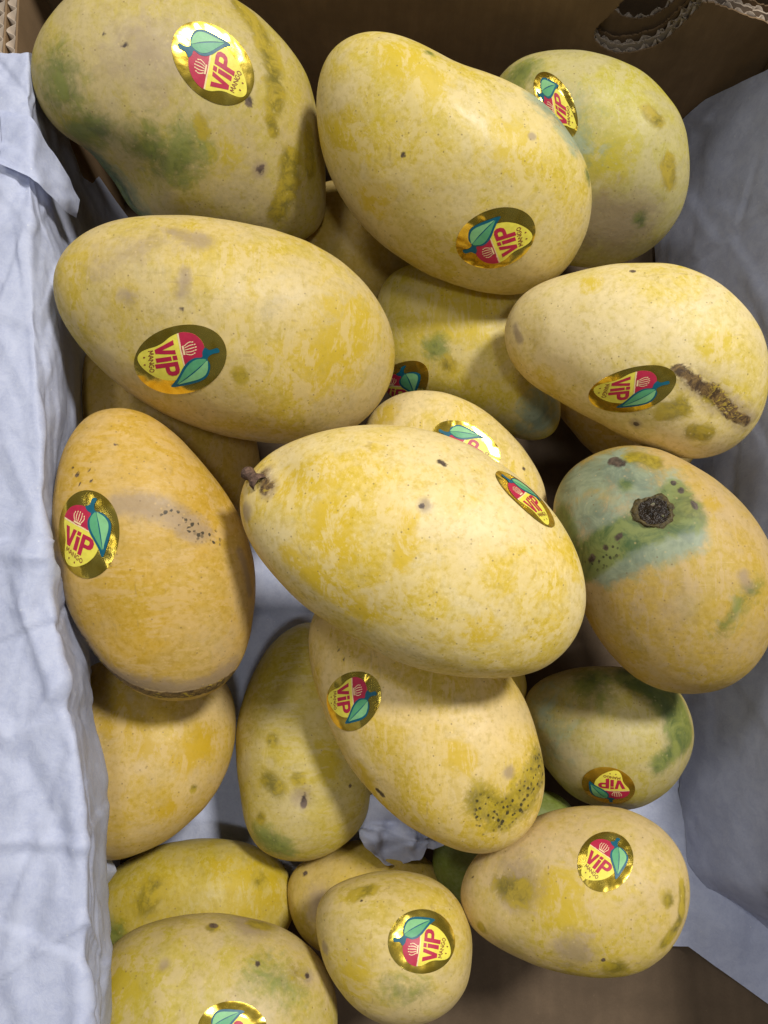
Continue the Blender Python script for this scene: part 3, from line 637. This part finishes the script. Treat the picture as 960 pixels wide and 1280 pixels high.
# side and front walls: two liners with a wavy core between, cut edge showing at the top
def side_wall(a, b, h, name):
    """a,b = floor points (x,y) along the inside; board goes outward (to the left of a->b)"""
    a, b = Vector((*a, 0)), Vector((*b, 0)); t = (b-a); L = t.length; t.normalize(); out = Vector((-t.y, t.x, 0))
    for k, th in ((0, .001), (.0058, .001), (.0116, .001)):
        prism(name if k == 0 else 'board_liner', [(0, .0005), (L, .0005), (L, h), (0, h)], a+out*k, t, Z3, out, th, CARD, box)
    V, F = [], []
    for lay, k0 in enumerate((.001, .0068)):
        n = int(L/.0009); base = len(V)
        for k in range(n+1):
            s_ = L*k/n; w = k0+.0024*(1+.92*math.sin(s_*2*math.pi/.0078+lay+1.1*mnoise.noise(Vector((s_*60, lay, 0)))))
            p = a+t*s_+out*w; zz = h-.0004+.0008*mnoise.noise(Vector((s_*300, lay, 5)))
            V += [(p.x, p.y, zz), (p.x, p.y, h-.03)]
            if k: F.append((base+2*k-2, base+2*k-1, base+2*k+1, base+2*k))
    o = mesh_obj('corrugated_core', V, F, CARD_EDGE, box); sm = o.modifiers.new('thick', 'SOLIDIFY'); sm.thickness = .0004
WL0, WL1 = (-.140, -.245), (-.1795, .349)
side_wall(WL0, WL1, .150, 'left_panel')
side_wall((.226, .349), (.226, -.245), .165, 'right_panel')
side_wall((.2255, -.246), (-.1385, -.246), .12, 'front_panel')

# ------------------------------------------------------------------ tissue paper
def crumple(P, seed, amp):
    P = np.asarray(P)
    a = fractal(P, 28, seed, 3); b = fractal(P, 60, seed+1, 2)
    return amp*(.8*(1-2*np.abs(a))+.35*b)
def creases(P, seed, n, amp, along=None):
    """sharp folds: straight ridges and valleys of limited length in the sheet"""
    rs = np.random.RandomState(seed); h = np.zeros(len(P))
    for _ in range(n):
        c = P[rs.randint(len(P))]; d = rs.randn(3)
        if along is not None: d = d*.55+np.array(along)*rs.choice([-1, 1])*1.2
        d /= np.linalg.norm(d); w = rs.randn(3); w -= (w@d)*d; w /= np.linalg.norm(w)
        q = P-c; u = q@d; v = q@w; L = rs.uniform(.015, .06); k = rs.uniform(.004, .014)
        h += rs.choice([-1, 1])*amp*rs.uniform(.4, 1)*np.clip(np.where(v > 0, 1-v/k, 1+v/(k*.22)), 0, 1)*np.clip(1-np.abs(u)/L, 0, 1)**.7
    return h
def grid_obj(name, G, mat, parent=None, seed=0, amp=.0015, nrm=None, folds=0, famp=.002, along=None, long=()):
    """G: (n,m,3) points; pushed along their own normals into soft creases"""
    n, m = G.shape[:2]
    du = np.gradient(G, axis=0); dv = np.gradient(G, axis=1); N = np.cross(du, dv); N /= (np.linalg.norm(N, axis=2)[..., None]+1e-12)
    h = crumple(G.reshape(-1, 3), seed, amp).reshape(n, m) if amp else np.zeros((n, m))
    if folds: h = h+creases(G.reshape(-1, 3), seed+9, folds, famp, along).reshape(n, m)
    for pl, w, a in long:      # long folds, sharp on one flank
        d = polyd(G.reshape(-1, 3), pl).reshape(n, m); h = h+a*np.clip(1-d/w, 0, 1)
    G = G+N*h[..., None]
    V = G.reshape(-1, 3); F = []
    for i in range(n-1):
        for j in range(m-1): F.append((i*m+j, i*m+j+1, (i+1)*m+j+1, (i+1)*m+j))
    return mesh_obj(name, V, F, mat, parent)
def resample(P, n):
    P = np.asarray(P, float); s_ = np.r_[0, np.cumsum(np.linalg.norm(np.diff(P, axis=0), axis=1))]; t = np.linspace(0, s_[-1], n)
    return np.stack([np.interp(t, s_, P[:, k]) for k in range(3)], 1)
def soften(G, it=2, ax=1):
    for _ in range(it):
        H = G.copy(); sl = [slice(None)]*3
        if ax == 1: H[:, 1:-1] = (G[:, :-2]+2*G[:, 1:-1]+G[:, 2:])/4
        else: H[1:-1] = (G[:-2]+2*G[1:-1]+G[2:])/4
        G = H
    return G
# left sheet: over the rim and down inside
rows = [(-10,35,36),(65,36,38),(110,36,42),(150,37,46),(180,37,48),(215,37,50),(245,38,54),(275,38,60),(310,38,70),(360,40,76),(440,44,78),(520,50,76),(600,52,66),(650,52,66),(700,55,68),(760,66,76),(830,78,95),(900,88,105),(980,104,121),(1060,108,123),(1180,110,124),(1290,112,124),(1400,112,124)]
sec = []
ys = np.array([r[0] for r in rows], float); f1_ = np.array([r[1] for r in rows], float); f2_ = np.array([r[2] for r in rows], float)
for py in np.linspace(66, 1390, 330):
    a, b = np.interp(py, ys, f1_), np.interp(py, ys, f2_)
    zr = .1535; zb = np.interp(py, [60, 300, 500, 1000, 1400], [.140, .138, .133, .128, .126])
    p1_ = at_z(a, py, zr); p2_ = at_z(b, py, zb)
    wx = WL0[0]+(WL1[0]-WL0[0])*(p1_[1]-WL0[1])/(WL1[1]-WL0[1])
    po = np.array([min(wx-.016, p1_[0]-.02), p1_[1], zr-.0005]); poo = po+np.array([-.006, 0, -.06])
    p3_ = p2_+np.array([-.002, 0, -.018]); p4_ = np.array([wx+.003, p2_[1], .06])
    if p4_[0] > p3_[0]-.001: p4_[0] = p3_[0]-.001
    p5_ = np.array([wx+.002, p2_[1], .004])
    sec.append(np.vstack([resample([poo, po], 8)[:-1], resample([po, p1_], 34)[:-1], resample([p1_, p2_], 30)[:-1], resample([p2_, p3_, p4_, p5_], 34)]))
G = soften(np.array(sec), 4); G = soften(G, 6, 0)
LONG = [([at_z(*q, .1535) for q in pl], w, a) for pl, w, a in [
    ([(-5,905),(18,930),(60,880),(98,815),(78,700)], .006, .0022), ([(18,930),(52,1000),(90,1080),(112,1190)], .007, -.0018), ([(0,1052),(60,1054),(118,1060)], .004, .0014),
    ([(10,560),(45,640),(30,760),(70,860)], .006, .0016), ([(0,420),(40,500),(60,610)], .005, .0014), ([(88,960),(98,1100),(100,1290)], .005, .0016), ([(0,690),(40,700),(70,690)], .004, .0012), ([(30,1090),(10,1200),(30,1290)], .006, .0014)]]
LP = grid_obj('tissue_sheet', G, PAPER, None, 21, .0008, None, 130, .0015, (.1, 1, 0), LONG)
tag(LP, 'bluish white tissue paper folded over the left rim of the carton', 'paper')
# a torn lap of the same sheet hanging inward near its far end
lap = []
for t in np.linspace(0, 1, 26):
    top = np.array([0+0*t, 0]); row = []
    tp = np.interp(t, [0, .4, .62, .8, 1], [0, 38, 58, 84, 97]), np.interp(t, [0, .4, .62, .8, 1], [137, 146, 178, 216, 250])
    bt = np.interp(t, [0, .4, .62, .8, 1], [0, 38, 60, 82, 95]), np.interp(t, [0, .4, .62, .8, 1], [206, 221, 243, 264, 272])
    z = np.interp(t, [0, .38, .5, 1], [.1575, .1580, .1555, .122])
    for s_ in np.linspace(0, 1, 18): row.append(at_z(tp[0]+(bt[0]-tp[0])*s_, tp[1]+(bt[1]-tp[1])*s_, z+.004*math.sin(s_*math.pi)*t))
    lap.append(row)
grid_obj('paper_lap', soften(np.array(lap), 1, 0), PAPER, LP, 5, .0005, None, 8, .0012)
# small loose corner of the sheet poking out between two mangoes
cn = [[at_z(118+(145-118)*u*(1-abs(v-.35)*.9), 1070+40*v+4*u, .076-.02*u) for u in np.linspace(0, 1, 10)] for v in np.linspace(0, 1, 12)]
grid_obj('paper_corner', np.array(cn), PAPER, LP, 6, .0008)
# right sheet: up the right wall
NB = 200; sec = []
for y in np.linspace(-.20, .3485, NB):
    k = np.clip((-.105-y)/.045, 0, 1); k = k*k*(3-2*k)
    xb = .171+.046*k if y < .06 else .171+.016*min(1, (y-.06)/.06)
    if y > .25: xb -= .004
    zt = np.interp(y, [-.2, .300, .318, .3485], [.172, .172, .125, .052])
    z0 = .004+.010*max(0, 1-abs(y+.1)/.1)*0
    P = []
    for t in np.linspace(0, 1, 80):
        z = z0+(zt-z0)*t; bul = .006*math.sin(min(1, z/.17)*math.pi)
        P.append((min(.2235, xb+.055*(z/.16)**1.15+bul-.003), y, z))
    sec.append(P)
RP = grid_obj('tissue_sheet', np.array(sec), PAPER, None, 33, .0012, None, 60, .0016)
tag(RP, 'greyish tissue paper lining the right side of the carton', 'paper')
# its foot, turned out over the bare cardboard at the lower right
ft = []
for s_ in np.linspace(0, 1, 44):
    x = .125+(.222-.125)*s_
    e = np.interp(x, [.12, .1655, .185, .209, .222], [-.150, -.1475, -.161, -.178, -.188])
    ft.append([(x, e+(-.02-e)*t, .0025+.007*math.exp(-((x-.185)/.03)**2-((e+(-.02-e)*t+.135)/.022)**2)) for t in np.linspace(0, 1, 60)])
grid_obj('paper_foot', np.array(ft)+np.array([0, 0, .0012]), PAPER, RP, 44, .0014)
# separate sheet on the floor, one edge lying over the next fold
fl = []
for x in np.linspace(-.137, .012, 60):
    fl.append([(x, y, .0032+.0055/(1+math.exp(-(y-.034-.05*(x+.068))/.0012))) for y in np.linspace(-.115, .10, 150)])
FP = grid_obj('tissue_sheet', np.array(fl), PAPER, None, 47, .0011)
tag(FP, 'pale tissue paper on the carton floor, seen in gaps at the lower left', 'paper')
# a stray crumpled piece between the lower mangoes
cp = [[at_z(452+(585-452)*u+10*(1-u)*math.sin(v*3.1)*-1+14*v*v*(1-u)*2, 1003+(80-22*u)*v, .034+.016*v+.006*math.sin(u*4+v*3)) for u in np.linspace(0, 1, 34)] for v in np.linspace(0, 1, 30)]
CP = grid_obj('crumpled_tissue', np.array(cp), PAPER, None, 55, .0050, None, 25, .006)
tag(CP, 'crumpled scrap of tissue paper wedged below the speckled yellow mango', 'paper')
